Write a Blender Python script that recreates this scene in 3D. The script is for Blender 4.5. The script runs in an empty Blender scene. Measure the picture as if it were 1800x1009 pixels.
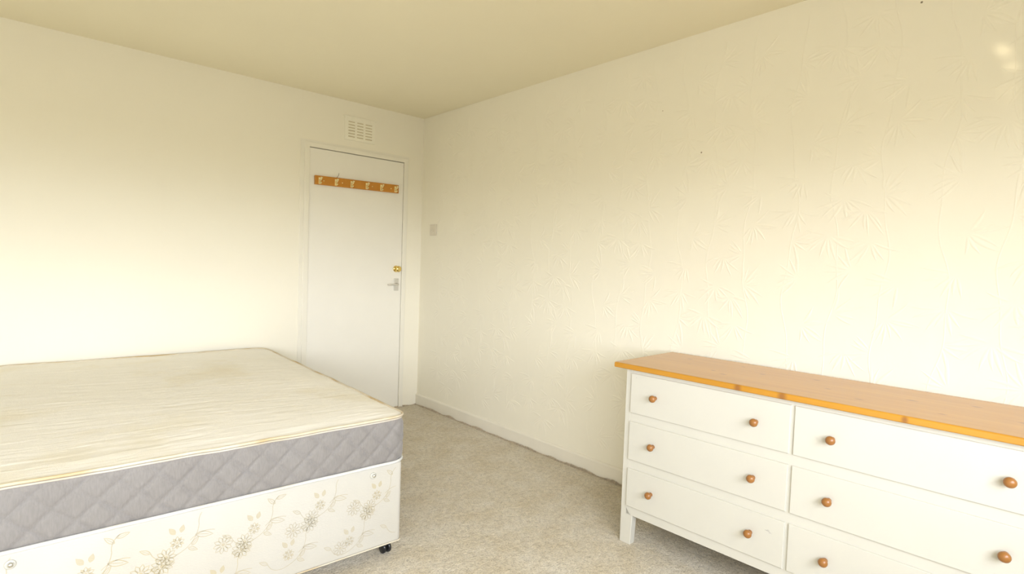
import bpy, bmesh, math, random
from mathutils import Vector, Matrix, noise

# ------------------------------------------------------------------ scene, camera, light
S = bpy.context.scene
C = S.collection
F_PX = 955.383
cam_d = bpy.data.cameras.new('camera')
cam_d.sensor_width = 36.0
cam_d.sensor_fit = 'HORIZONTAL'
cam_d.lens = F_PX / 1800 * 36
cam_d.clip_start = 0.02
cam = bpy.data.objects.new('camera', cam_d)
C.objects.link(cam)
fw = Vector((0.67371048, 0.73767159, -0.0442133))
rt = Vector((0.73898384, -0.67282762, 0.03472573))
up = Vector((0.00413174, 0.05606801, 0.9984184))
M = Matrix((rt, up, -fw)).transposed().to_4x4()
M.translation = Vector((-2.47439, -3.84448, 1.20649))
cam.matrix_world = M
S.camera = cam

S.view_settings.view_transform = 'Standard'
S.view_settings.look = 'None'
S.view_settings.gamma = 1
S.view_settings.use_curve_mapping = False
S.view_settings.exposure = 1.88

# overcast sky: bright above, duller ground below the horizon
SKY = 6.2
W = bpy.data.worlds.new('sky')
S.world = W
W.use_nodes = True
nt = W.node_tree
nt.nodes.clear()
out = nt.nodes.new('ShaderNodeOutputWorld')
bg = nt.nodes.new('ShaderNodeBackground')
tc = nt.nodes.new('ShaderNodeTexCoord')
sp = nt.nodes.new('ShaderNodeSeparateXYZ')
rp = nt.nodes.new('ShaderNodeValToRGB')
ad = nt.nodes.new('ShaderNodeMath'); ad.operation = 'MULTIPLY_ADD'
ad.inputs[1].default_value = 0.5; ad.inputs[2].default_value = 0.5
nt.links.new(tc.outputs['Generated'], sp.inputs[0])
nt.links.new(sp.outputs['Z'], ad.inputs[0])
nt.links.new(ad.outputs[0], rp.inputs[0])
e = rp.color_ramp.elements
e[0].position = 0.0; e[0].color = (0.10, 0.10, 0.095, 1)
e[1].position = 1.0; e[1].color = (0.78, 0.83, 0.93, 1)
for pos, col in ((0.48, (0.14, 0.14, 0.13, 1)), (0.52, (0.74, 0.785, 0.88, 1))):
    k = e.new(pos); k.color = col
nt.links.new(rp.outputs[0], bg.inputs[0])
bg.inputs[1].default_value = SKY
nt.links.new(bg.outputs[0], out.inputs[0])

# room extents
XL, YN, H = -4.9, -4.6, 2.3588
WX0, WX1, WZ0, WZ1 = -4.75, -1.05, 0.80, 1.83      # window opening in the wall behind the camera

pl = bpy.data.lights.new('window_portal', 'AREA')
pl.shape = 'RECTANGLE'; pl.size = WX1 - WX0; pl.size_y = WZ1 - WZ0
pl.cycles.is_portal = True
po = bpy.data.objects.new('window_portal', pl)
po.location = ((WX0 + WX1) / 2, YN - 0.02, (WZ0 + WZ1) / 2)
po.rotation_euler = (math.pi / 2, 0, 0)           # emits towards +y, into the room
C.objects.link(po)

# small sun glints reflected in through the window onto the right wall
for i, (gy, gz, pw, an) in enumerate(((-3.556, 1.992, 1.2, 0.50), (-3.568, 1.972, 1.2, 0.50), (-3.584, 1.925, 1.3, 0.46), (-3.578, 1.84, 0.35, 0.75))):
    gl = bpy.data.lights.new('sun_glint', 'SPOT'); gl.energy = pw * 14; gl.color = (1.0, 0.86, 0.62)
    gl.spot_size = math.radians(an * 2.2); gl.spot_blend = 1.0; gl.shadow_soft_size = 0.01
    go = bpy.data.objects.new('sun_glint', gl); C.objects.link(go)
    src = Vector((-1.9, -4.95, 1.02)); go.location = src
    go.rotation_euler = (Vector((0, gy, gz)) - src).to_track_quat('-Z', 'Y').to_euler()

# ------------------------------------------------------------------ materials
def new_mat(name):
    m = bpy.data.materials.new(name); m.use_nodes = True
    return m, m.node_tree, m.node_tree.nodes['Principled BSDF']

def N(nt, kind, **kw):
    n = nt.nodes.new('ShaderNode' + kind)
    for k, v in kw.items():
        if k.startswith('i_'):
            n.inputs[int(k[2:]) if k[2:].isdigit() else k[2:].replace('_', ' ')].default_value = v
        else: setattr(n, k, v)
    return n

def L(nt, a, b): nt.links.new(a, b)

def coords(nt, scale=(1, 1, 1), rot=(0, 0, 0)):
    t = N(nt, 'TexCoord'); mp = N(nt, 'Mapping')
    mp.inputs['Scale'].default_value = scale
    mp.inputs['Rotation'].default_value = rot
    L(nt, t.outputs['Object'], mp.inputs[0])
    return mp.outputs[0]

def ramp(nt, fac, stops):
    r = N(nt, 'ValToRGB'); e = r.color_ramp.elements
    e[0].position, e[0].color = stops[0][0], (*stops[0][1], 1)
    e[1].position, e[1].color = stops[-1][0], (*stops[-1][1], 1)
    for p, c in stops[1:-1]:
        k = e.new(p); k.color = (*c, 1)
    L(nt, fac, r.inputs[0])
    return r.outputs[0]

def mix(nt, fac, a, b, mode='MIX'):
    m = N(nt, 'Mix', data_type='RGBA', blend_type=mode)
    for s, v in ((m.inputs[0], fac), (m.inputs[6], a), (m.inputs[7], b)):
        if isinstance(v, (int, float)): s.default_value = v
        elif isinstance(v, tuple): s.default_value = (*v, 1)
        else: L(nt, v, s)
    return m.outputs[2]

def bump(nt, bsdf, h, dist, strength=1.0, prev=None):
    b = N(nt, 'Bump'); b.inputs['Distance'].default_value = dist; b.inputs['Strength'].default_value = strength
    L(nt, h, b.inputs['Height'])
    if prev is not None: L(nt, prev, b.inputs['Normal'])
    L(nt, b.outputs[0], bsdf.inputs['Normal'])
    return b.outputs[0]

def plain(name, col, rough=0.5, metal=0.0, spec=0.5, nscale=0, nd=0.0, var=0.0, sc=(1, 1, 1)):
    m, t, b = new_mat(name)
    b.inputs['Roughness'].default_value = rough
    b.inputs['Metallic'].default_value = metal
    b.inputs['Specular IOR Level'].default_value = spec
    c = coords(t, sc)
    n = N(t, 'TexNoise', i_Scale=nscale or 20.0, i_Detail=4.0)
    L(t, c, n.inputs['Vector'])
    lo = tuple(x * (1 - var) for x in col); hi = tuple(min(1, x * (1 + var)) for x in col)
    L(t, ramp(t, n.outputs[0], [(0.3, lo), (0.7, hi)]), b.inputs['Base Color'])
    if nd: bump(t, b, n.outputs[0], nd)
    return m

def spot_marks(t, col, marks):
    """tiny dark specks on a wall, at fixed places on its paper"""
    tcn = N(t, 'TexCoord')
    for p, r, c in marks:
        d = N(t, 'VectorMath', operation='DISTANCE'); d.inputs[1].default_value = p
        L(t, tcn.outputs['Object'], d.inputs[0])
        lt = N(t, 'MapRange'); lt.inputs[1].default_value = r * 1.3; lt.inputs[2].default_value = r * 0.5
        L(t, d.outputs['Value'], lt.inputs[0])
        col = mix(t, lt.outputs[0], col, c)
    return col

def wall_mat(name, col, marks=(), streak=0.0004):
    m, t, b = new_mat(name)
    b.inputs['Roughness'].default_value = 0.62
    b.inputs['Specular IOR Level'].default_value = 0.3
    n1 = N(t, 'TexNoise', i_Scale=1.3, i_Detail=3.0); L(t, coords(t), n1.inputs['Vector'])
    c = ramp(t, n1.outputs[0], [(0.3, tuple(x * 0.975 for x in col)), (0.7, col)])
    if marks: c = spot_marks(t, c, marks)
    L(t, c, b.inputs['Base Color'])
    n2 = N(t, 'TexNoise', i_Scale=60.0, i_Detail=3.0); L(t, coords(t, (1, 1, 0.12)), n2.inputs['Vector'])
    n3 = N(t, 'TexNoise', i_Scale=5.0, i_Detail=2.0); L(t, coords(t), n3.inputs['Vector'])
    pr = bump(t, b, n2.outputs[0], streak)
    bump(t, b, n3.outputs[0], 0.003, 1, pr)
    return m

WALLC = (0.915, 0.866, 0.72)
m_wall = wall_mat('cream_wallpaper', WALLC)
m_wall_r = wall_mat('embossed_wallpaper', WALLC, [((0, -2.472, 1.777), 0.004, (0.25, 0.18, 0.12)), ((0, -2.244, 2.019), 0.003, (0.5, 0.4, 0.28)), ((0, -3.323, 2.22), 0.004, (0.2, 0.16, 0.1))], 0.0005)
m_ceil = wall_mat('ceiling_paint', (0.93, 0.862, 0.65), streak=0.0003)
m_gloss = plain('white_gloss_paint', (0.86, 0.82, 0.70), 0.35, nscale=9, nd=0.0006, var=0.01)
m_door = plain('door_paint', (0.88, 0.845, 0.745), 0.4, nscale=6, nd=0.0008, var=0.01)
m_skirt = plain('skirting_paint', (0.84, 0.79, 0.67), 0.4, nscale=9, nd=0.0006, var=0.02)
m_switch = plain('switch_plastic', (0.72, 0.66, 0.54), 0.35, var=0.02)
m_dark = plain('door_gap_shade', (0.16, 0.12, 0.07), 0.9)  # dark brown standing in for the shade in the door gap
m_vent = plain('vent_paint', (0.91, 0.87, 0.725), 0.5, var=0.02)
m_ventb = plain('vent_duct', (0.66, 0.58, 0.40), 0.9)
m_brass = plain('polished_brass', (0.86, 0.66, 0.24), 0.16, 1.0, var=0.05)
m_brassl = plain('pale_brass', (0.93, 0.82, 0.48), 0.38, 0.75, var=0.05)
m_painted = plain('painted_metal', (0.66, 0.63, 0.55), 0.35, 0.3, var=0.04)
m_chrome = plain('chrome', (0.75, 0.75, 0.73), 0.2, 1.0)
m_black = plain('black_rubber', (0.012, 0.012, 0.013), 0.3)
m_wire = plain('dull_wire', (0.20, 0.16, 0.09), 0.5, 0.6)
m_dresser = plain('cream_furniture_paint', (0.62, 0.597, 0.515), 0.38, nscale=7, nd=0.0005, var=0.012)
m_bolt = plain('white_plastic_cap', (0.52, 0.50, 0.43), 0.25, var=0.02)
m_scuff = plain('grey_scuff', (0.42, 0.40, 0.36), 0.7, nscale=150, var=0.4)

def pine(name, knots=True, base=((0.41, 0.165, 0.006), (0.52, 0.242, 0.018)), rough=0.4, spotpos=()):
    m, t, b = new_mat(name)
    b.inputs['Roughness'].default_value = rough
    b.inputs['Coat Weight'].default_value = 0.6 if knots else 0.15
    b.inputs['Coat Roughness'].default_value = 0.22
    cc = coords(t, (1, 0.07, 1))
    n = N(t, 'TexNoise', i_Scale=26.0, i_Detail=5.0, i_Distortion=0.6); L(t, cc, n.inputs['Vector'])
    n2 = N(t, 'TexNoise', i_Scale=3.0, i_Detail=2.0); L(t, coords(t, (1.0, 0.25, 1)), n2.inputs['Vector'])
    a = ramp(t, n.outputs[0], [(0.3, base[0]), (0.7, base[1])])
    a = mix(t, n2.outputs[0], a, tuple(x * 1.08 for x in base[1]), 'MIX')
    if knots:
        tcn = N(t, 'TexCoord')
        for (p, r) in spotpos:
            sub = N(t, 'VectorMath', operation='SUBTRACT'); sub.inputs[1].default_value = p
            L(t, tcn.outputs['Object'], sub.inputs[0])
            ml = N(t, 'VectorMath', operation='MULTIPLY'); ml.inputs[1].default_value = (1.5, 0.75, 0.45)
            L(t, sub.outputs[0], ml.inputs[0])
            ln = N(t, 'VectorMath', operation='LENGTH'); L(t, ml.outputs[0], ln.inputs[0])
            mr = N(t, 'MapRange'); mr.inputs[1].default_value = r * 1.5; mr.inputs[2].default_value = r * 0.4
            mr.inputs[4].default_value = 0.7
            L(t, ln.outputs['Value'], mr.inputs[0])
            a = mix(t, mr.outputs[0], a, (0.20, 0.065, 0.02))
    L(t, a, b.inputs['Base Color'])
    bump(t, b, n.outputs[0], 0.0004)
    return m

rk = random.Random(5)
kn = [((-0.489, -0.545, 0.778), 0.009), ((-0.489, -0.700, 0.778), 0.010), ((-0.489, -1.05, 0.778), 0.006)]
kn += [((-x, -y, 0.79), r) for x, y, r in ((.12, .16, .009), (.30, .36, .008), (.34, .42, .010), (.20, .52, .008), (.13, .70, .009),
        (.27, .78, .008), (.36, .90, .010), (.22, 1.02, .011), (.36, 1.12, .008), (.14, 1.18, .010), (.28, 1.30, .009), (.10, .40, .007), (.4, 1.36, .008), (.24, .22, .006))]
m_pine = pine('varnished_pine', spotpos=kn)
m_rack = pine('orange_varnished_wood', False, ((0.46, 0.17, 0.012), (0.56, 0.235, 0.02)), 0.35)
m_knob = pine('turned_brown_wood', False, ((0.22, 0.085, 0.018), (0.33, 0.14, 0.032)), 0.35)

def carpet_mat():
    m, t, b = new_mat('grey_beige_carpet')
    b.inputs['Roughness'].default_value = 1.0
    b.inputs['Specular IOR Level'].default_value = 0.05
    b.inputs['Sheen Weight'].default_value = 0.15
    c = coords(t)
    f = N(t, 'TexNoise', i_Scale=150.0, i_Detail=3.0, i_Roughness=0.75); L(t, c, f.inputs['Vector'])
    g = N(t, 'TexNoise', i_Scale=6.0, i_Detail=5.0, i_Roughness=0.65); L(t, c, g.inputs['Vector'])
    h = N(t, 'TexNoise', i_Scale=42.0, i_Detail=4.0, i_Roughness=0.7); L(t, c, h.inputs['Vector'])
    a = ramp(t, g.outputs[0], [(0.32, (0.79, 0.68, 0.49)), (0.68, (0.90, 0.82, 0.67))])
    a = mix(t, 1.0, a, ramp(t, h.outputs[0], [(0.32, (0.74, 0.73, 0.71)), (0.5, (0.90, 0.90, 0.90)), (0.66, (1, 1, 1))]), 'MULTIPLY')
    a = mix(t, 1.0, a, ramp(t, f.outputs[0], [(0.34, (0.60, 0.59, 0.57)), (0.50, (0.95, 0.95, 0.95)), (0.64, (1, 1, 1))]), 'MULTIPLY')
    a = spot_marks(t, a, [((-1.46, -2.09, 0.0), 0.016, (0.48, 0.33, 0.17))])
    L(t, a, b.inputs['Base Color'])
    pr = bump(t, b, f.outputs[0], 0.006)
    bump(t, b, h.outputs[0], 0.008, 1, pr)
    return m
m_carpet = carpet_mat()
m_fuzz = plain('carpet_fibre', (0.62, 0.52, 0.37), 1.0, nscale=60, var=0.25)

def ticking_mat():
    m, t, b = new_mat('cream_ticking')
    b.inputs['Roughness'].default_value = 0.75
    b.inputs['Sheen Weight'].default_value = 0.1
    st = N(t, 'TexNoise', i_Scale=2.2, i_Detail=5.0, i_Roughness=0.6); L(t, coords(t), st.inputs['Vector'])
    a = ramp(t, st.outputs[0], [(0.36, (0.90, 0.87, 0.79)), (0.54, (0.90, 0.865, 0.78)), (0.64, (0.86, 0.81, 0.68)), (0.76, (0.82, 0.75, 0.60))])
    s2 = N(t, 'TexNoise', i_Scale=9.0, i_Detail=3.0, i_Distortion=1.0); L(t, coords(t, (0.5, 1.5, 1)), s2.inputs['Vector'])
    a = mix(t, ramp(t, s2.outputs[0], [(0.66, (0, 0, 0)), (0.78, (0.4, 0.4, 0.4))]), a, (0.78, 0.69, 0.54))
    a = spot_marks(t, a, [((-0.98, 1.05, 0.585), 0.004, (0.35, 0.27, 0.2)), ((-0.62, 1.0, 0.585), 0.004, (0.4, 0.28, 0.2)),
                          ((-1.0, 1.52, 0.585), 0.005, (0.35, 0.27, 0.2)), ((-0.35, 0.62, 0.585), 0.004, (0.35, 0.27, 0.2))])
    L(t, a, b.inputs['Base Color'])
    w = N(t, 'TexNoise', i_Scale=26.0, i_Detail=3.0, i_Distortion=0.8); L(t, coords(t, (0.16, 1, 1), (0, 0, 0.12)), w.inputs['Vector'])
    f = N(t, 'TexNoise', i_Scale=300.0, i_Detail=2.0); L(t, coords(t), f.inputs['Vector'])
    pr = bump(t, b, w.outputs[0], 0.004)
    bump(t, b, f.outputs[0], 0.0006, 1, pr)
    return m
m_tick = ticking_mat()
def grey_mat():
    m, t, b = new_mat('grey_quilted_border')
    b.inputs['Roughness'].default_value = 0.8
    b.inputs['Sheen Weight'].default_value = 0.25
    f = N(t, 'TexNoise', i_Scale=260.0, i_Detail=3.0); L(t, coords(t, (1, 1, 0.18)), f.inputs['Vector'])
    g = N(t, 'TexNoise', i_Scale=6.0, i_Detail=3.0); L(t, coords(t), g.inputs['Vector'])
    a = ramp(t, f.outputs[0], [(0.3, (0.195, 0.178, 0.160)), (0.7, (0.245, 0.225, 0.205))])
    a = mix(t, 0.3, a, ramp(t, g.outputs[0], [(0.3, (0.19, 0.172, 0.155)), (0.7, (0.25, 0.232, 0.213))]))
    L(t, a, b.inputs['Base Color'])
    bump(t, b, f.outputs[0], 0.0005)
    return m
m_grey = grey_mat()
def piping_mat(name, c1, c2):
    m, t, b = new_mat(name)
    b.inputs['Roughness'].default_value = 0.7
    n = N(t, 'TexNoise', i_Scale=5.0, i_Detail=3.0); L(t, coords(t), n.inputs['Vector'])
    L(t, ramp(t, n.outputs[0], [(0.45, c1), (0.65, c2)]), b.inputs['Base Color'])
    return m
m_pipe = piping_mat('cream_piping', (0.62, 0.55, 0.42), (0.50, 0.37, 0.19))
m_tape = piping_mat('beige_tape', (0.56, 0.51, 0.42), (0.50, 0.43, 0.31))
m_pipew = piping_mat('white_piping', (0.60, 0.59, 0.55), (0.55, 0.52, 0.44))
def base_fabric(name, c1, c2):
    m, t, b = new_mat(name)
    b.inputs['Roughness'].default_value = 0.6
    b.inputs['Sheen Weight'].default_value = 0.2
    n = N(t, 'TexNoise', i_Scale=3.0, i_Detail=3.0); L(t, coords(t), n.inputs['Vector'])
    L(t, ramp(t, n.outputs[0], [(0.4, c1), (0.7, c2)]), b.inputs['Base Color'])
    f = N(t, 'TexNoise', i_Scale=400.0, i_Detail=2.0); L(t, coords(t, (0.3, 0.3, 1)), f.inputs['Vector'])
    g = N(t, 'TexNoise', i_Scale=3.5, i_Detail=1.0); L(t, coords(t), g.inputs['Vector'])
    pr = bump(t, b, f.outputs[0], 0.0004)
    bump(t, b, g.outputs[0], 0.01, 1, pr)
    return m
m_base = base_fabric('cream_damask', (0.50, 0.475, 0.41), (0.475, 0.445, 0.37))
m_motif = base_fabric('beige_woven_motif', (0.45, 0.405, 0.305), (0.445, 0.38, 0.24))

# ------------------------------------------------------------------ mesh helpers
def obj(name, bm, mats, parent=None, smooth=False, loc=None, rotz=0.0):
    me = bpy.data.meshes.new(name)
    bmesh.ops.recalc_face_normals(bm, faces=bm.faces[:])
    bm.to_mesh(me); bm.free()
    if not isinstance(mats, (list, tuple)): mats = [mats]
    for m in mats: me.materials.append(m)
    if smooth:
        for p in me.polygons: p.use_smooth = True
    o = bpy.data.objects.new(name, me); C.objects.link(o)
    if parent: o.parent = parent
    if loc is not None: o.location = loc
    o.rotation_euler = (0, 0, rotz)
    return o

def empty(name, label, cat, loc, rotz=0.0, group=None):
    o = bpy.data.objects.new(name, None); C.objects.link(o)
    o.empty_display_size = 0.1
    o.location = loc; o.rotation_euler = (0, 0, rotz)
    o['label'] = label; o['category'] = cat
    if group: o['group'] = group
    return o

def box(bm, a, b, bev=0.0, seg=2, mi=0):
    t = bmesh.new()
    bmesh.ops.create_cube(t, size=1)
    a = Vector(a); b = Vector(b)
    lo = Vector(map(min, a, b)); hi = Vector(map(max, a, b))
    for v in t.verts: v.co = Vector([lo[i] + (v.co[i] + .5) * (hi[i] - lo[i]) for i in range(3)])
    if bev: bmesh.ops.bevel(t, geom=t.edges[:], offset=bev, segments=seg, affect='EDGES', profile=0.5)
    join(bm, t, mi)

def join(bm, t, mi=0):
    t.verts.index_update()
    vs = [bm.verts.new(v.co) for v in t.verts]
    for f in t.faces:
        nf = bm.faces.new([vs[v.index] for v in f.verts])
        nf.material_index = mi; nf.smooth = f.smooth
    t.free()

def prism(bm, pts, axis, lo, hi, mi=0):
    """polygon pts (2D) extruded along an axis (0,1,2) from lo to hi"""
    def P(p, w):
        r = [0, 0, 0]; o = [i for i in range(3) if i != axis]
        r[o[0]], r[o[1]], r[axis] = p[0], p[1], w
        return r
    A = [bm.verts.new(P(p, lo)) for p in pts]; B = [bm.verts.new(P(p, hi)) for p in pts]
    fs = [bm.faces.new(A), bm.faces.new(B[::-1])]
    n = len(pts)
    for i in range(n): fs.append(bm.faces.new([A[i], A[(i + 1) % n], B[(i + 1) % n], B[i]]))
    for f in fs: f.material_index = mi

def lathe(bm, prof, origin, axis, seg=24, mi=0):
    """prof = [(distance along axis, radius)]"""
    axis = Vector(axis).normalized(); o = Vector(origin)
    u = axis.orthogonal().normalized(); w = axis.cross(u)
    rings = []
    for d, r in prof:
        if r < 1e-6: rings.append([bm.verts.new(o + axis * d)])
        else: rings.append([bm.verts.new(o + axis * d + (u * math.cos(2 * math.pi * i / seg) + w * math.sin(2 * math.pi * i / seg)) * r) for i in range(seg)])
    for a, b in zip(rings, rings[1:]):
        for i in range(seg):
            j = (i + 1) % seg
            if len(a) == 1 and len(b) == 1: continue
            if len(a) == 1: f = bm.faces.new([a[0], b[j], b[i]])
            elif len(b) == 1: f = bm.faces.new([a[i], a[j], b[0]])
            else: f = bm.faces.new([a[i], a[j], b[j], b[i]])
            f.smooth = True; f.material_index = mi
    for r in (rings[0], rings[-1]):
        if len(r) > 1:
            f = bm.faces.new(r); f.material_index = mi

def tube(bm, pts, rad, seg=8, closed=False, mi=0, flat=1.0):
    pts = [Vector(p) for p in pts]; n = len(pts)
    rads = rad if isinstance(rad, (list, tuple)) else [rad] * n
    rings = []; pu = None
    for i, p in enumerate(pts):
        a = pts[(i - 1) % n] if closed or i > 0 else p
        b = pts[(i + 1) % n] if closed or i < n - 1 else p
        d = (b - a).normalized()
        u = (Vector((0, 0, 1)) if abs(d.z) < 0.95 else Vector((1, 0, 0))) if pu is None else pu
        u = (u - d * u.dot(d)).normalized(); pu = u
        w = d.cross(u)
        rings.append([bm.verts.new(p + (u * math.cos(2 * math.pi * k / seg) * flat + w * math.sin(2 * math.pi * k / seg)) * rads[i]) for k in range(seg)])
    for i in range(n if closed else n - 1):
        a, b = rings[i], rings[(i + 1) % n]
        for k in range(seg):
            f = bm.faces.new([a[k], a[(k + 1) % seg], b[(k + 1) % seg], b[k]]); f.smooth = True; f.material_index = mi
    if not closed:
        bm.faces.new(rings[0]).material_index = mi; bm.faces.new(rings[-1][::-1]).material_index = mi

def structure(o): o['kind'] = 'structure'; return o
def B(): return bmesh.new()

# ------------------------------------------------------------------ room shell
T = 0.12
DX0, DX1, DH = -0.9414, -0.1794, 1.973           # door leaf
bm = B(); box(bm, (XL - T, YN - T, -0.10), (T, 0.25, 0.0))
floor = structure(obj('floor', bm, m_carpet))
floor['label'] = 'worn grey-beige cut-pile carpet floor'
bm = B(); box(bm, (XL - T, YN - T, H), (T, 0.25, H + 0.1)); structure(obj('ceiling', bm, m_ceil))

g = 0.004
bm = B()
box(bm, (XL - T, 0, 0), (DX0 - g, T, H)); box(bm, (DX1 + g, 0, 0), (0, T, H)); box(bm, (DX0 - g, 0, DH + g), (DX1 + g, T, H))
# a barely raised seam where two lengths of paper meet
box(bm, (-1.832, -0.0006, 0), (-1.826, 0.01, H)); box(bm, (-2.36, -0.0004, 0), (-2.355, 0.01, H))
wb = structure(obj('wall_back', bm, m_wall))
bm = B(); box(bm, (XL - T, YN, 0), (XL, 0, H)); structure(obj('wall_left', bm, m_wall))
bm = B()
box(bm, (XL - T, YN - T, 0), (WX0, YN, H)); box(bm, (WX1, YN - T, 0), (T, YN, H))
box(bm, (WX0, YN - T, 0), (WX1, YN, WZ0)); box(bm, (WX0, YN - T, WZ1), (WX1, YN, H))
structure(obj('wall_front', bm, m_wall))
# window behind the camera
bm = B()
fwd = 0.055
for a, b in (((WX0, WZ0), (WX0 + fwd, WZ1)), ((WX1 - fwd, WZ0), (WX1, WZ1)), ((WX0, WZ0), (WX1, WZ0 + fwd)), ((WX0, WZ1 - fwd), (WX1, WZ1)),
             (((WX0 + WX1) / 2 - .03, WZ0), ((WX0 + WX1) / 2 + .03, WZ1))):
    box(bm, (a[0], YN - 0.09, a[1]), (b[0], YN - 0.04, b[1]), 0.004)
win = structure(obj('window_1', bm, m_gloss))
bm = B(); box(bm, (WX0 - .03, YN - .04, WZ0 - .03), (WX1 + .03, YN + .06, WZ0 - 0.0), 0.004); structure(obj('trim_2', bm, m_gloss))

# ---- right wall with embossed bamboo-leaf paper
bm = B(); box(bm, (0, YN - T, 0), (T, 0 + T, H))
rr = random.Random(11)
def leaf(bm, u0, v0, ang, Ln, w, h, bend):
    rows = 8; prof = ((-1, 0), (-.5, .75), (0, 1.0), (.5, .75), (1, 0))
    prev = None; a = ang; u, v = u0, v0
    for i in range(rows + 1):
        t = i / rows
        hw = w * 0.5 * (math.sin(math.pi * min(1, t * 1.02) ** 0.72) ** 0.9 if 0 < t < 1 else 0.02)
        hh = h * (math.sin(math.pi * t) ** 0.5 if 0 < t < 1 else 0)
        du, dv = math.cos(a), math.sin(a)
        row = [bm.verts.new((-hh * ph + 0.00002, u - dv * hw * s, v + du * hw * s)) for s, ph in prof]
        if prev:
            for k in range(4):
                f = bm.faces.new([prev[k], prev[k + 1], row[k + 1], row[k]]); f.smooth = True
        prev = row
        u += du * Ln / rows; v += dv * Ln / rows; a += bend / rows
def ridge(bm, pts, w, h):
    prev = None
    for i, (u, v) in enumerate(pts):
        u2, v2 = pts[min(i + 1, len(pts) - 1)]; u1, v1 = pts[max(i - 1, 0)]
        d = math.hypot(u2 - u1, v2 - v1) or 1; du, dv = (u2 - u1) / d, (v2 - v1) / d
        hh = 0 if i in (0, len(pts) - 1) else h
        row = [bm.verts.new((-hh * ph + 0.00002, u - dv * w * .5 * s, v + du * w * .5 * s)) for s, ph in ((-1, 0), (-.5, .75), (0, 1), (.5, .75), (1, 0))]
        if prev:
            for k in range(4): bm.faces.new([prev[k], prev[k + 1], row[k + 1], row[k]]).smooth = True
        prev = row
TW, TH = 0.53, 0.76
motif = []
stems = [(0.07, 0.018, 0.3), (0.26, 0.022, 1.9), (0.43, 0.02, 4.1)]
for k in range(16):
    su, am, ph = stems[k % 3]
    cu = su + rr.uniform(-.07, .07); cv = (k + rr.uniform(-.3, .3)) * TH / 16
    nl = rr.randint(5, 8); mid = rr.choice((-1.57, -1.3, -0.9, -2.2, -0.4, -2.8, 0.2, 2.9))
    lv = []
    for j in range(nl):
        an = mid + (j - (nl - 1) / 2) * rr.uniform(.36, .46) + rr.uniform(-.1, .1)
        lv.append((an, rr.uniform(.065, .115), rr.uniform(.010, .015), rr.uniform(-.5, .5)))
    motif.append((cu, cv, lv))
HL = 0.0014
ti = -1
for ci in range(10):
    y0 = -ci * TW
    if y0 < YN: break
    off = (ci % 2) * TH / 2
    for ri in range(-1, 5):
        z0 = ri * TH + off
        for cu, cv, lv in motif:
            u = y0 - cu; v = z0 + cv
            if not (YN + .15 < u < -.13 and 0.22 < v < H - .13): continue
            for an, Ln, w, bd in lv: leaf(bm, u + 0.012 * math.cos(an), v + 0.012 * math.sin(an), an, Ln, w, HL, bd)
    for su, am, ph in stems:
        pts = []; v = 0.12
        while v < H - 0.03:
            pts.append((y0 - su + am * math.sin(v * 8.3 + ph + off * 8) + 0.006 * math.sin(v * 23 + ph), v)); v += 0.03
        if pts[0][0] > YN + .05 and pts[0][0] < -.03: ridge(bm, pts, 0.006, 0.0009)
structure(obj('wall_right', bm, m_wall_r))

# skirting along the right wall
bm = B()
prism(bm, [(0, 0.0), (-0.013, 0.0), (-0.013, 0.078), (-0.010, 0.086), (-0.004, 0.090), (0, 0.090)], 1, YN, -0.001)
bs = structure(obj('baseboard_right', bm, m_skirt))
bm = B()
prism(bm, [(0, 0.0), (-0.013, 0.0), (-0.013, 0.078), (-0.010, 0.086), (-0.004, 0.090), (0, 0.090)], 0, XL, DX0 - .04)
# (profile coordinates are (y, z) for an extrusion along x)
structure(obj('baseboard_back', bm, m_skirt))

# frayed carpet edge against the skirting and the door wall
bm = B(); rf = random.Random(3)
def tuft(x, y, nx, ny):
    hgt = rf.uniform(.003, .012) * (1.1 + 1.6 * max(-.6, noise.noise(Vector((x * 9, y * 9, 0)))))
    a = rf.uniform(0, 6.28); w = rf.uniform(.0010, .0024)
    dx, dy = math.cos(a) * w, math.sin(a) * w
    lx, ly = nx * rf.uniform(-.002, .006) + rf.uniform(-.004, .004), ny * rf.uniform(-.002, .006) + rf.uniform(-.004, .004)
    p = [bm.verts.new(q) for q in ((x - dx, y - dy, -.001), (x + dx, y + dy, -.001), (x + lx, y + ly, hgt), )]
    q = bm.verts.new((x - dy, y + dx, -.001))
    bm.faces.new(p); bm.faces.new([p[1], q, p[2]]); bm.faces.new([q, p[0], p[2]])
for i in range(9000):
    y = -rf.uniform(0.0, 2.6); x = -0.0135 - abs(rf.gauss(0, .005)); tuft(x, y, -1, 0)
for i in range(900):
    tuft(-rf.uniform(0.0135, .22), -0.001 - abs(rf.gauss(0, .004)), 0, -1)
fz = obj('carpet_fringe', bm, m_fuzz, floor); fz['kind'] = 'stuff'
fz['label'] = 'frayed brown carpet edge along the skirting'

# ------------------------------------------------------------------ door and its frame
bm = B()
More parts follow.
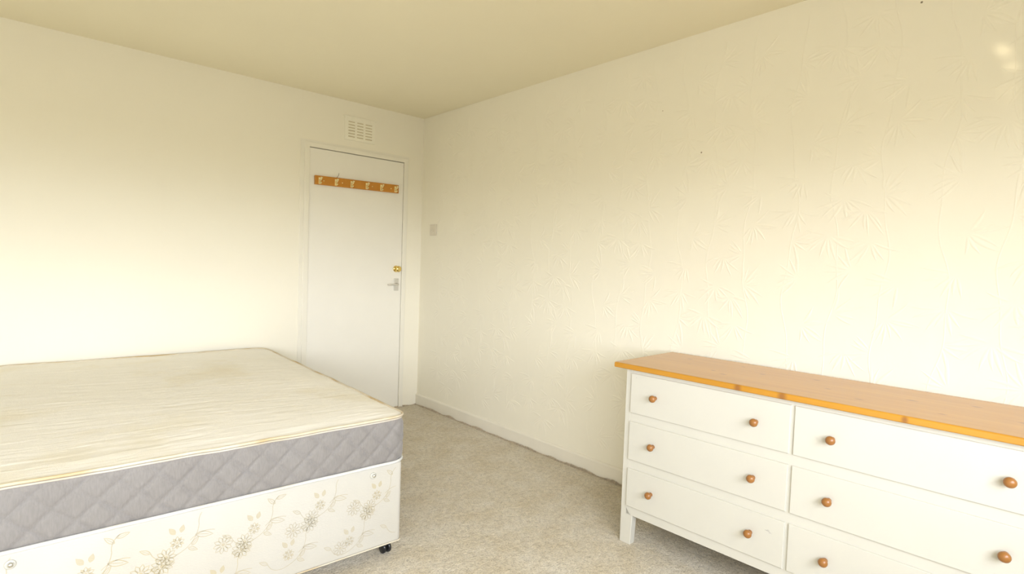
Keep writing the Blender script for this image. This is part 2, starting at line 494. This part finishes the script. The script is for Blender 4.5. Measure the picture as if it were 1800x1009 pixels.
# architrave (three sides), lining and stop behind the leaf
AW = 0.034
box(bm, (DX0 - .003 - AW, -0.010, 0), (DX0 - .0015, 0.001, DH + .003 + AW), 0.002)
box(bm, (DX1 + .0006, -0.010, 0), (DX1 + .003 + AW, 0.001, DH + .003 + AW), 0.002)
box(bm, (DX0 - .003, -0.010, DH + .005), (DX1 + .003, 0.001, DH + .003 + AW), 0.002)
box(bm, (DX0 - .030 - AW, -0.004, 0), (DX0 - AW, 0.001, DH + .052), 0.001)
box(bm, (DX0 - AW, -0.004, DH + .036), (DX1 + AW + .01, 0.001, DH + .052), 0.001)
box(bm, (DX0 - .0039, .045, 0), (DX0 + .02, .10, DH + .003)); box(bm, (DX1 - .02, .045, 0), (DX1 + .0039, .10, DH + .003))
box(bm, (DX0 + .02, .045, DH - .02), (DX1 - .02, .10, DH + .0035))
structure(obj('trim_1', bm, m_gloss))
bm = B(); box(bm, (DX0, 0.0, 0.006), (DX1, 0.042, DH), 0.0015)
door = structure(obj('door_1', bm, m_door))
door['label'] = 'plain flush white-painted door'
# added closing panel behind the leaf, coloured dark so the gap reads as shade
bm = B(); box(bm, (DX0 - .2, .125, -0.05), (DX1 + .17, .14, DH + .1)); structure(obj('door_gap_backing', bm, m_dark))
# brass knob
bm = B(); lathe(bm, [(0, .0), (0, .026), (.003, .026), (.006, .022), (.008, .012)], (-.228, 0.0, 1.127), (0, -1, 0))
rose = obj('knob_rose', bm, m_brass, door); rose['label'] = 'round brass rose'
bm = B(); lathe(bm, [(.006, .0), (.006, .009), (.018, .009), (.024, .016), (.032, .0235), (.042, .0245), (.050, .020), (.053, .012), (.053, .0)], (-.228, 0, 1.127), (0, -1, 0))
kb = obj('door_knob', bm, m_brass, rose); kb['label'] = 'polished brass knob'
# lever on a rectangular plate
bm = B(); box(bm, (-.245, -.006, .952), (-.204, 0.001, 1.050), .002)
for z in (.962, 1.040): lathe(bm, [(.005, 0), (.005, .0035), (.0075, .003), (.008, 0)], (-.2245, 0, z), (0, -1, 0), 10)
hp = obj('handle_plate', bm, m_painted, door); hp['label'] = 'painted lever handle plate'
bm = B(); tube(bm, [(-.2245, -.004, 1.004), (-.2245, -.026, 1.004), (-.228, -.036, 1.004), (-.245, -.040, 1.0035), (-.28, -.040, 1.003), (-.310, -.038, 1.002), (-.318, -.034, 1.002)],
     [.011, .009, .009, .0075, .0065, .007, .005], 12)
obj('lever', bm, m_painted, hp)
bm = B(); box(bm, (-.229, -.0075, .966), (-.220, -.005, .982), .001); obj('keyhole_cover', bm, m_painted, hp)

# ------------------------------------------------------------------ coat rack on the door
rack = empty('coat_rack', 'orange varnished wooden coat rack with six brass hooks, screwed across the white door', 'coat rack', (-.5685, -0.0005, 1.7535))
RL = 0.675
tilt = 0.014
def rk_pt(x): return (x + .5685), tilt * (x + .5685)
bm = B(); box(bm, (-RL / 2, -.018, -.032), (RL / 2, 0, .032), .002)
bmesh.ops.rotate(bm, verts=bm.verts, cent=(0, 0, 0), matrix=Matrix.Rotation(-tilt, 3, 'Y'))
obj('board', bm, m_rack, rack)
def hook_bm(x, z):
    bm = B()
    box(bm, (x - .008, -.0205, z - .023), (x + .008, -.0175, z + .023), .001)
    # long upper prong
    tube(bm, [(x, -.020, z + .004), (x, -.030, z + .000), (x, -.042, z + .004), (x, -.050, z + .014), (x, -.053, z + .022)], [.0055, .005, .0048, .0055, .008], 8)
    # short lower prong
    tube(bm, [(x, -.020, z - .008), (x, -.028, z - .017), (x, -.036, z - .019), (x, -.042, z - .013)], [.005, .0046, .0046, .007], 8)
    return bm
for hx in (-.873, -.752, -.630, -.508, -.386, -.262):
    lx, dz = rk_pt(hx)
    h = obj('hook', hook_bm(lx, dz - .004), m_brassl, rack)
for hx in (-.842, -.702, -.461, -.300):
    lx, dz = rk_pt(hx)
    bm = B(); lathe(bm, [(0.017, 0), (.017, .0042), (.0195, .0035), (.0205, 0)], (lx, 0, dz - .002), (0, -1, 0), 12)
    obj('screw', bm, m_brassl, rack)
bm = B(); lx, dz = rk_pt(-.738)
tube(bm, [(lx - .006, -.012, .030), (lx + .002, -.013, .038), (lx + .009, -.013, .050), (lx + .011, -.012, .064)], .0013, 6)
obj('wire', bm, m_wire, rack)

# ------------------------------------------------------------------ air vent above the door
vt = empty('air_vent', 'cream painted louvred air vent high on the wall above the door', 'vent', (-.5625, -0.0003, 2.1525))
bm = B()
vx0, vx1, vz0, vz1 = -.122, .122, -.077, .092
cols = [(-.096, -.044), (-.027, .024), (.041, .096)]
rows = [(.052 - i * .0215, .052 - i * .0215 + .0085) for i in range(6)]
d0, d1 = -.0055, 0.0
xs = [vx0] + [c for cc in cols for c in cc] + [vx1]
for i in range(0, len(xs), 2): box(bm, (xs[i], d0, vz0), (xs[i + 1], d1, vz1))
for c in cols:
    zs = [vz1] + [z for r in rows for z in (r[1], r[0])] + [vz0]
    for i in range(0, len(zs), 2): box(bm, (c[0], d0, zs[i + 1]), (c[1], d1, zs[i]))
obj('grille', bm, m_vent, vt)
bm = B(); box(bm, (vx0 + .01, -.002, vz0 + .01), (vx1 - .01, -.0002, vz1 - .012)); obj('backing', bm, m_ventb, vt)
bm = B(); box(bm, (vx0 - .012, -.008, vz1 - .003), (vx1 + .006, 0, vz1 + .006), .001); obj('top_lip', bm, m_vent, vt)

# ------------------------------------------------------------------ light switch
sw = empty('light_switch', 'small square plastic light switch on the right wall near the corner by the door', 'light switch', (-0.0003, -.1835, 1.4475))
bm = B(); box(bm, (-.009, -.043, -.043), (0, .043, .043), .002); obj('faceplate', bm, m_switch, sw)
bm = B(); prism(bm, [(-.008, -.010), (-.0145, -.009), (-.0095, .012), (-.008, .012)], 1, -.006, .006); obj('rocker', bm, m_switch, sw)
for y in (-.030, .030):
    bm = B(); lathe(bm, [(.008, 0), (.008, .0035), (.0096, .003), (.0098, 0)], (0, y, 0), (-1, 0, 0), 10); obj('screw', bm, m_painted, sw)

# ------------------------------------------------------------------ divan base
BO = Vector((-1.30809, -1.97561, 0)); BR = -0.03476
BW, BL = 1.335, 1.915
ds = empty('divan_base', 'cream divan bed base in beige floral damask on castors, under the bare mattress', 'bed base', BO, BR)
BZ0, BZ1 = 0.066, 0.392
def rrect(x0, y0, x1, y1, r, n=6, step=None):
    pts = []
    for cx, cy, a0 in ((x1 - r, y0 + r, -90), (x1 - r, y1 - r, 0), (x0 + r, y1 - r, 90), (x0 + r, y0 + r, 180)):
        for i in range(n + 1):
            a = math.radians(a0 + 90 * i / n); pts.append((cx + r * math.cos(a), cy + r * math.sin(a)))
    if step:
        res = []
        for i, p in enumerate(pts):
            q = pts[(i + 1) % len(pts)]; d = math.dist(p, q); k = max(1, round(d / step))
            for j in range(k): res.append((p[0] + (q[0] - p[0]) * j / k, p[1] + (q[1] - p[1]) * j / k))
        pts = res
    return pts
bm = B()
ring0 = rrect(-BW + .012, .012, -.014, BL - .012, .018, 6)
levels = [(BZ0, .006), (BZ0 + .003, .001), (BZ0 + .01, 0), (BZ1 - .01, 0), (BZ1 - .002, .002), (BZ1, .008)]
cx0, cy0 = -BW / 2, BL / 2
rings = []
for z, ins in levels:
    rings.append([bm.verts.new((x + math.copysign(ins, cx0 - x), y + math.copysign(ins, cy0 - y), z)) for x, y in ring0])
for a, b in zip(rings, rings[1:]):
    for i in range(len(a)):
        j = (i + 1) % len(a); bm.faces.new([a[i], a[j], b[j], b[i]]).smooth = True
bm.faces.new(rings[0]); bm.faces.new(rings[-1])
# woven flower sprays, on the front end and on both sides
def ribbon(bm, P, pts, w, closed=False):
    n = len(pts); rows = []
    for i, (u, v) in enumerate(pts):
        a = pts[(i - 1) % n] if closed or i else pts[i]; b = pts[(i + 1) % n] if closed or i < n - 1 else pts[i]
        d = math.dist(a, b) or 1; du, dv = (b[0] - a[0]) / d, (b[1] - a[1]) / d
        rows.append((bm.verts.new(P(u - dv * w / 2, v + du * w / 2)), bm.verts.new(P(u + dv * w / 2, v - du * w / 2))))
    for i in range(n if closed else n - 1):
        a, b = rows[i], rows[(i + 1) % n]
        bm.faces.new([a[0], a[1], b[1], b[0]]).material_index = 1
def almond(cu, cv, ang, Ln, w, n=9):
    c, s = math.cos(ang), math.sin(ang); o = []
    for i in range(n): t = i / (n - 1); o.append((t * Ln, math.sin(math.pi * t ** .8) * w / 2))
    for i in range(n - 2, 0, -1): t = i / (n - 1); o.append((t * Ln, -math.sin(math.pi * t ** .8) * w / 2))
    return [(cu + x * c - y * s, cv + x * s + y * c) for x, y in o]
def fill(bm, P, pts):
    try: bm.faces.new([bm.verts.new(P(u, v)) for u, v in pts]).material_index = 1
    except Exception: pass
def daisy(bm, P, u, v, r, rot, n=10, solid=False):
    for k in range(n):
        a = rot + 2 * math.pi * k / n
        pt = almond(u + math.cos(a) * r * .28, v + math.sin(a) * r * .62 * .28 / .62, a, r * .74, r * .42, 7)
        if solid and k % 2: fill(bm, P, pt)
        else: ribbon(bm, P, pt, .0022, True)
    fill(bm, P, [(u + r * .2 * math.cos(t), v + r * .2 * math.sin(t)) for t in [i * math.pi / 4 for i in range(8)]])
def curve(p0, p1, bend, n=10):
    mx, my = (p0[0] + p1[0]) / 2, (p0[1] + p1[1]) / 2
    dx, dy = p1[0] - p0[0], p1[1] - p0[1]; mx -= dy * bend; my += dx * bend
    return [((1 - t) ** 2 * p0[0] + 2 * t * (1 - t) * mx + t * t * p1[0], (1 - t) ** 2 * p0[1] + 2 * t * (1 - t) * my + t * t * p1[1]) for t in [i / n for i in range(n + 1)]]
def spray(bm, P, U, V, ok):
    """one repeat of the damask: an arching stem with daisies, a filled bloom and veined leaves"""
    def st(a, b, bend):
        pts = [(U + x, V + y) for x, y in curve(a, b, bend)]
        pts = [p for p in pts if ok(p[0], p[1], .006)]
        if len(pts) > 2: ribbon(bm, P, pts, .0022)
    def dz(x, y, r, rot, solid=False):
        if ok(U + x, V + y, r + .002): daisy(bm, P, U + x, V + y, r, rot, 10, solid)
    def lf(x, y, ang, Ln, w, solid=False):
        pts = almond(U + x, V + y, ang, Ln, w)
        if all(ok(p[0], p[1], .003) for p in pts):
            if solid: fill(bm, P, pts)
            else:
                ribbon(bm, P, pts, .0026, True)
                ribbon(bm, P, [(U + x + Ln * t * math.cos(ang), V + y + Ln * t * math.sin(ang)) for t in (.1, .4, .75)], .0018)
    st((-.02, -.01), (.055, .075), -.35); st((.03, .03), (.10, .045), .3); st((.055, .075), (.075, .125), .3); st((-.02, -.01), (-.075, .02), .4)
    dz(-.045, -.028, .030, .2); dz(.075, .145, .028, .6); dz(.125, -.015, .029, .1)
    dz(-.005, .032, .020, .3, True)
    lf(.045, .045, -.25, .052, .018); lf(.035, .012, .9, .030, .011); lf(.025, .008, -.5, .030, .011); lf(-.01, .06, 2.2, .03, .016, True)
    lf(.005, .062, 1.3, .026, .015, True); lf(.062, .100, 2.4, .034, .012); lf(-.075, .02, 2.6, .032, .011); lf(.066, .115, .25, .034, .012)
eps = .0005
def damask(P, u0, u1):
    ok = lambda u, v, r: u0 + r < u < u1 - r and BZ0 + .012 + r < v < BZ1 - .006 - r
    k = 0; U = u0 - .05
    while U < u1 + .1:
        for j in range(-1, 3): spray(bm, P, U + (.11 if j % 2 else 0), BZ0 + .05 + j * .15 - .02 * (k % 2), ok)
        U += .225; k += 1
damask(lambda u, v: (u, .012 - eps, v), -BW + .03, -.032)
damask(lambda u, v: (-.014 + eps, u, v), .03, BL - .03)
damask(lambda u, v: (-BW + .012 - eps, u, v), .03, BL - .03)
obj('upholstered_box', bm, [m_base, m_motif], ds)
bm = B(); tube(bm, [(x, y, BZ0 + .002) for x, y in rrect(-BW + .011, .011, -.013, BL - .011, .018, 6)], .0028, 6, True)
o = obj('bottom_edging', bm, m_pipe, ds)
for a in (.143, 1.183):
    bm = B()
    lathe(bm, [(.0, 0), (.0, .0125), (.0025, .0125), (.004, .0105), (.004, .007)], (-a, .012, .360), (0, -1, 0), 20)
    bo = obj('headboard_bolt', bm, m_bolt, ds)
    bm = B(); lathe(bm, [(.002, 0), (.002, .007), (.010, .0065), (.0125, .004), (.013, 0)], (-a + .001, .012, .361), (0, -1, 0), 16)
    obj('bolt_head', bm, m_chrome, bo)
for (x, y) in ((-.054, .075), (-BW + .06, .075), (-.054, BL - .06), (-BW + .06, BL - .06), (-.054, BL / 2), (-BW + .06, BL / 2)):
    bm = B()
    lathe(bm, [(0, 0), (0, .016), (.004, .016), (.004, .006), (.014, .006), (.014, 0)], (x, y, BZ0 + .001), (0, 0, -1), 14)
    box(bm, (x - .006, y - .012, .030), (x + .006, y + .012, .056), .002)
    ca = obj('castor', bm, m_chrome, ds); ca['label'] = 'chrome castor fork'
    for sx in (-.011, .011):
        bm = B(); lathe(bm, [(-.006, 0), (-.006, .018), (-.004, .022), (.004, .022), (.006, .018), (.006, 0)], (x + sx, y - .006, .0225), (1, 0.12, 0), 20)
        w = obj('wheel', bm, m_black, ca); w['label'] = 'black castor wheel'

# ------------------------------------------------------------------ mattress
mt = empty('mattress', 'bare cream double mattress with grey diamond-quilted border and piped edges, on the floral base', 'mattress', BO + Vector((0, 0, .3935)), BR)
MZ0, MZ1 = 0.0, 0.189          # heights above the base top
RC = .065
def sag(x, y):
    """height change of the top surface; x in [-BW,0], y in [0,BL]"""
    n = noise.noise(Vector((x * 2.2, y * 2.2, 3.1))) * .005 + noise.noise(Vector((x * 6, y * 6, 7.7))) * .0018
    return n
def edge_wob(x, y): return noise.noise(Vector((x * 5, y * 5, 1.3))) * .0035 + noise.noise(Vector((x * 14, y * 14, 5.3))) * .0012
per = rrect(-BW, 0, 0, BL, RC, 14, .007)
def outw(i):
    a = per[i - 1]; b = per[(i + 1) % len(per)]; d = math.dist(a, b); return ((b[1] - a[1]) / d, -(b[0] - a[0]) / d)
# border
bm = B(); NR = 26; rings = []
s = 0.0; acc = []
for i, p in enumerate(per):
    acc.append(s); s += math.dist(p, per[(i + 1) % len(per)])
tot = s; nd = round(tot / .098); ps = tot / nd
for r in range(NR + 1):
    t = r / NR; ring = []
    for i, (x, y) in enumerate(per):
        ox, oy = outw(i)
        q = acc[i] / ps; v = t * 1.9 + .05
        wq = noise.noise(Vector((x * 6, y * 6, t * 2))) * .07
        f1 = abs(((q + v + wq) % 1) - .5) ; f2 = abs(((q - v + wq) % 1) - .5)
        d = min(.5 - abs(f1), .5 - abs(f2)) if False else min(f1, f2)      # 0 on a stitch line
        puff = .0095 * (min(1, d / .16) ** .6) * min(1, (1 - t) / .16 + .15, t / .1 + .2)
        bulge = .004 * math.sin(math.pi * t) + .0
        nz = noise.noise(Vector((x * 22, y * 22, t * 6))) * .0012
        off = -.008 + puff + bulge + nz
        if r in (0, NR): off = -.008
        z = MZ0 + .006 + t * (MZ1 - .012) + edge_wob(x, y) * t
        ring.append(bm.verts.new((x + ox * off, y + oy * off, z)))
    rings.append(ring)
for a, b in zip(rings, rings[1:]):
    for i in range(len(a)):
        j = (i + 1) % len(a); bm.faces.new([a[i], a[j], b[j], b[i]]).smooth = True
obj('quilted_border', bm, m_grey, mt)
# top and bottom panels: concentric rings towards the middle blended with the wrinkled surface
def panel(top):
    bm = B(); nx, ny = 110, 160
    def inside_map(u, v):
        # square grid mapped to a rounded rectangle
        x = -BW + u * BW; y = v * BL
        for cx, cy, sx, sy in ((-RC, RC, 1, -1), (-RC, BL - RC, 1, 1), (-BW + RC, BL - RC, -1, 1), (-BW + RC, RC, -1, -1)):
            ax, ay = (x - cx) * sx, (y - cy) * sy
            if ax > 0 and ay > 0:
                m = max(ax, ay); h = math.hypot(ax, ay)
                x = cx + sx * ax * m / h; y = cy + sy * ay * m / h
        return x, y
    V = []
    for j in range(ny + 1):
        row = []
        for i in range(nx + 1):
            x, y = inside_map(i / nx, j / ny)
            k = min(i, nx - i) / nx * BW; k2 = min(j, ny - j) / ny * BL; e_ = min(k, k2)
            w = min(1, e_ / .10)
            if top: z = MZ1 - .004 + edge_wob(x, y) * (1 - w) + w * (sag(x, y) + .006) + (.0012 * noise.noise(Vector((x * 5, y * 42 + x * 6, 0))) + .001 * noise.noise(Vector((x * 9, y * 75 + x * 10, 4)))) * w
            else: z = MZ0 + .003
            ins = .004 if e_ < 1e-6 else 0
            x = x + (ins if x < -BW / 2 else -ins) ; y = y + (ins if y < BL / 2 else -ins)
            row.append(bm.verts.new((x, y, z)))
        V.append(row)
    for j in range(ny):
        for i in range(nx): bm.faces.new([V[j][i], V[j][i + 1], V[j + 1][i + 1], V[j + 1][i]]).smooth = True
    return bm
obj('top_panel', panel(True), m_tick, mt)
obj('bottom_panel', panel(False), m_tick, mt)
lo_res = per[::2]
bm = B()
tube(bm, [(x, y, MZ1 - .003 + edge_wob(x, y)) for x, y in lo_res], .0050, 8, True)
obj('top_piping', bm, m_pipe, mt)
bm = B(); pr_ = rrect(-BW + .007, .007, -.007, BL - .007, RC - .006, 14, .014)
tube(bm, [(x, y, MZ1 - .013 + edge_wob(x, y)) for x, y in rrect(-BW + .004, .004, -.004, BL - .004, RC - .004, 14, .014)], .0036, 6, True)
obj('edge_tape', bm, m_tape, mt)
bm = B(); tube(bm, [(x, y, MZ0 + .0062 + .001 * noise.noise(Vector((x * 9, y * 9, 0)))) for x, y in lo_res], .0058, 8, True)
obj('bottom_piping', bm, m_pipew, mt)

# ------------------------------------------------------------------ chest of drawers (local x = -depth, y = -distance along the front)
DO = Vector((-0.05036, -2.39566, 0)); DR = 0.02537
dr = empty('chest_of_drawers', 'cream painted six-drawer chest with pine top and round wooden knobs against the right wall', 'chest of drawers', DO, DR)
DD, TWD = .489, 1.478
FR = .462                       # plane of the front frame
ZT0 = .768
bm = B()
pts = [(-DD, ZT0 + .004), (-DD + .002, ZT0), (0, ZT0), (0, .790), (-DD + .005, .790), (-DD + .001, .787), (-DD, .783)]
prism(bm, pts, 1, -TWD, 0.0)
obj('top', bm, m_pine, dr, smooth=False).modifiers.new('b', 'BEVEL').width = .0012
YA, YB = -.048, -(TWD - .048)
def leg_pts(sgn, y):   # (y, z) profile
    return [(y, 0), (y, ZT0 - .0005), (y - .027 * sgn, ZT0 - .0005), (y - .027 * sgn, .160), (y - .045 * sgn, .138), (y - .059 * sgn, .132), (y - .052 * sgn, 0)]
for sgn, y in ((1, YA), (-1, YB)):
    for x0, x1 in ((-FR, -FR + .035), (-.055, -.022)):
        bm = B(); prism(bm, leg_pts(sgn, y), 0, x0, x1)
        o = obj('leg', bm, m_dresser, dr); o.modifiers.new('b', 'BEVEL').width = .0015
    bm = B(); box(bm, (-FR + .035, y - .004 * sgn, .13), (-.055, y - .02 * sgn, ZT0 - .0005)); obj('side_panel', bm, m_dresser, dr)
bm = B(); box(bm, (-.026, YA - .01, .13), (-.021, YB + .01, ZT0 - .001)); obj('back_panel', bm, m_dresser, dr)
C1 = (.0765, .7255); C2 = (.738, TWD - .0765)
ZR = [(.1705, .3365), (.375, .541), (.5795, .7500)]
bm = B()
y0, y1 = -.075, -(TWD - .075)
for z0, z1 in ((.132, .169), (.3355, .3735), (.5400, .578), (.7490, ZT0 - .0005)): box(bm, (-FR, y0, z0), (-FR + .022, y1, z1))

for z0, z1 in ((.169, .3355), (.3735, .5400), (.578, .7490)): box(bm, (-FR, -.7245, z0), (-FR + .022, -.7365, z1))
obj('front_frame', bm, m_dresser, dr)
bm = B(); box(bm, (-FR + .03, y0, .165), (-.03, y1, .170)); obj('bottom_board', bm, m_dresser, dr)
def knob_bm(y, z):
    bm = B()
    lathe(bm, [(0, .0), (0, .0085), (.003, .0085), (.009, .0065), (.013, .0075), (.0165, .012), (.0215, .0148), (.027, .0142), (.0315, .0105), (.034, .005), (.0345, 0)],
          (-.4690, y, z), (-1, 0, 0), 24)
    return bm
kx1 = (.197, .610); kx2 = (.857, 1.290)
for (c0, c1), kx in ((C1, kx1), (C2, kx2)):
    for k, (z0, z1) in enumerate(ZR):
        bm = B()
        # front board standing just proud of the frame, with softened edges
        t = bmesh.new(); bmesh.ops.create_cube(t, size=1)
        for v in t.verts: v.co = Vector((-.4695 if v.co.x < 0 else -.4500, -(c0 if v.co.y > 0 else c1), z0 if v.co.z < 0 else z1))
        fe = [e_ for e_ in t.edges if all(v.co.x < -.46 for v in e_.verts)]
        bmesh.ops.bevel(t, geom=fe, offset=.0025, segments=3, affect='EDGES', profile=.5)
        join(bm, t)
        # drawer box behind the front
        box(bm, (-.4500, -c0 - .012, z0 + .012), (-.05, -c1 + .012, z1 - .018))
        dname = 'drawer'
        if k == 0 and c0 < .5:
            # a grey scuff beside the right-hand knob
            for q, (uu, vv, ww, hh) in enumerate(((.660, .286, .020, .004), (.672, .281, .016, .003), (.668, .2895, .010, .0015))):
                a = [bm.verts.new((-.46975, -(uu), vv)), bm.verts.new((-.46975, -(uu + ww * .5), vv + hh * .7)), bm.verts.new((-.46975, -(uu + ww), vv - hh * .3)), bm.verts.new((-.46975, -(uu + ww * .4), vv - hh * .3))]
                bm.faces.new(a).material_index = 1
        if k == 2 and c0 < .5:
            a = [bm.verts.new((-.46975, -.1, .735)), bm.verts.new((-.46975, -.104, .736)), bm.verts.new((-.46975, -.105, .7335))]
            bm.faces.new(a).material_index = 1
        d = obj(dname, bm, [m_dresser, m_scuff], dr)
        zk = (.258, .4605, .665)[k]
        for yk in kx: 
            obj('knob', knob_bm(-yk, zk), m_knob, d)['label'] = 'round brown wooden knob'
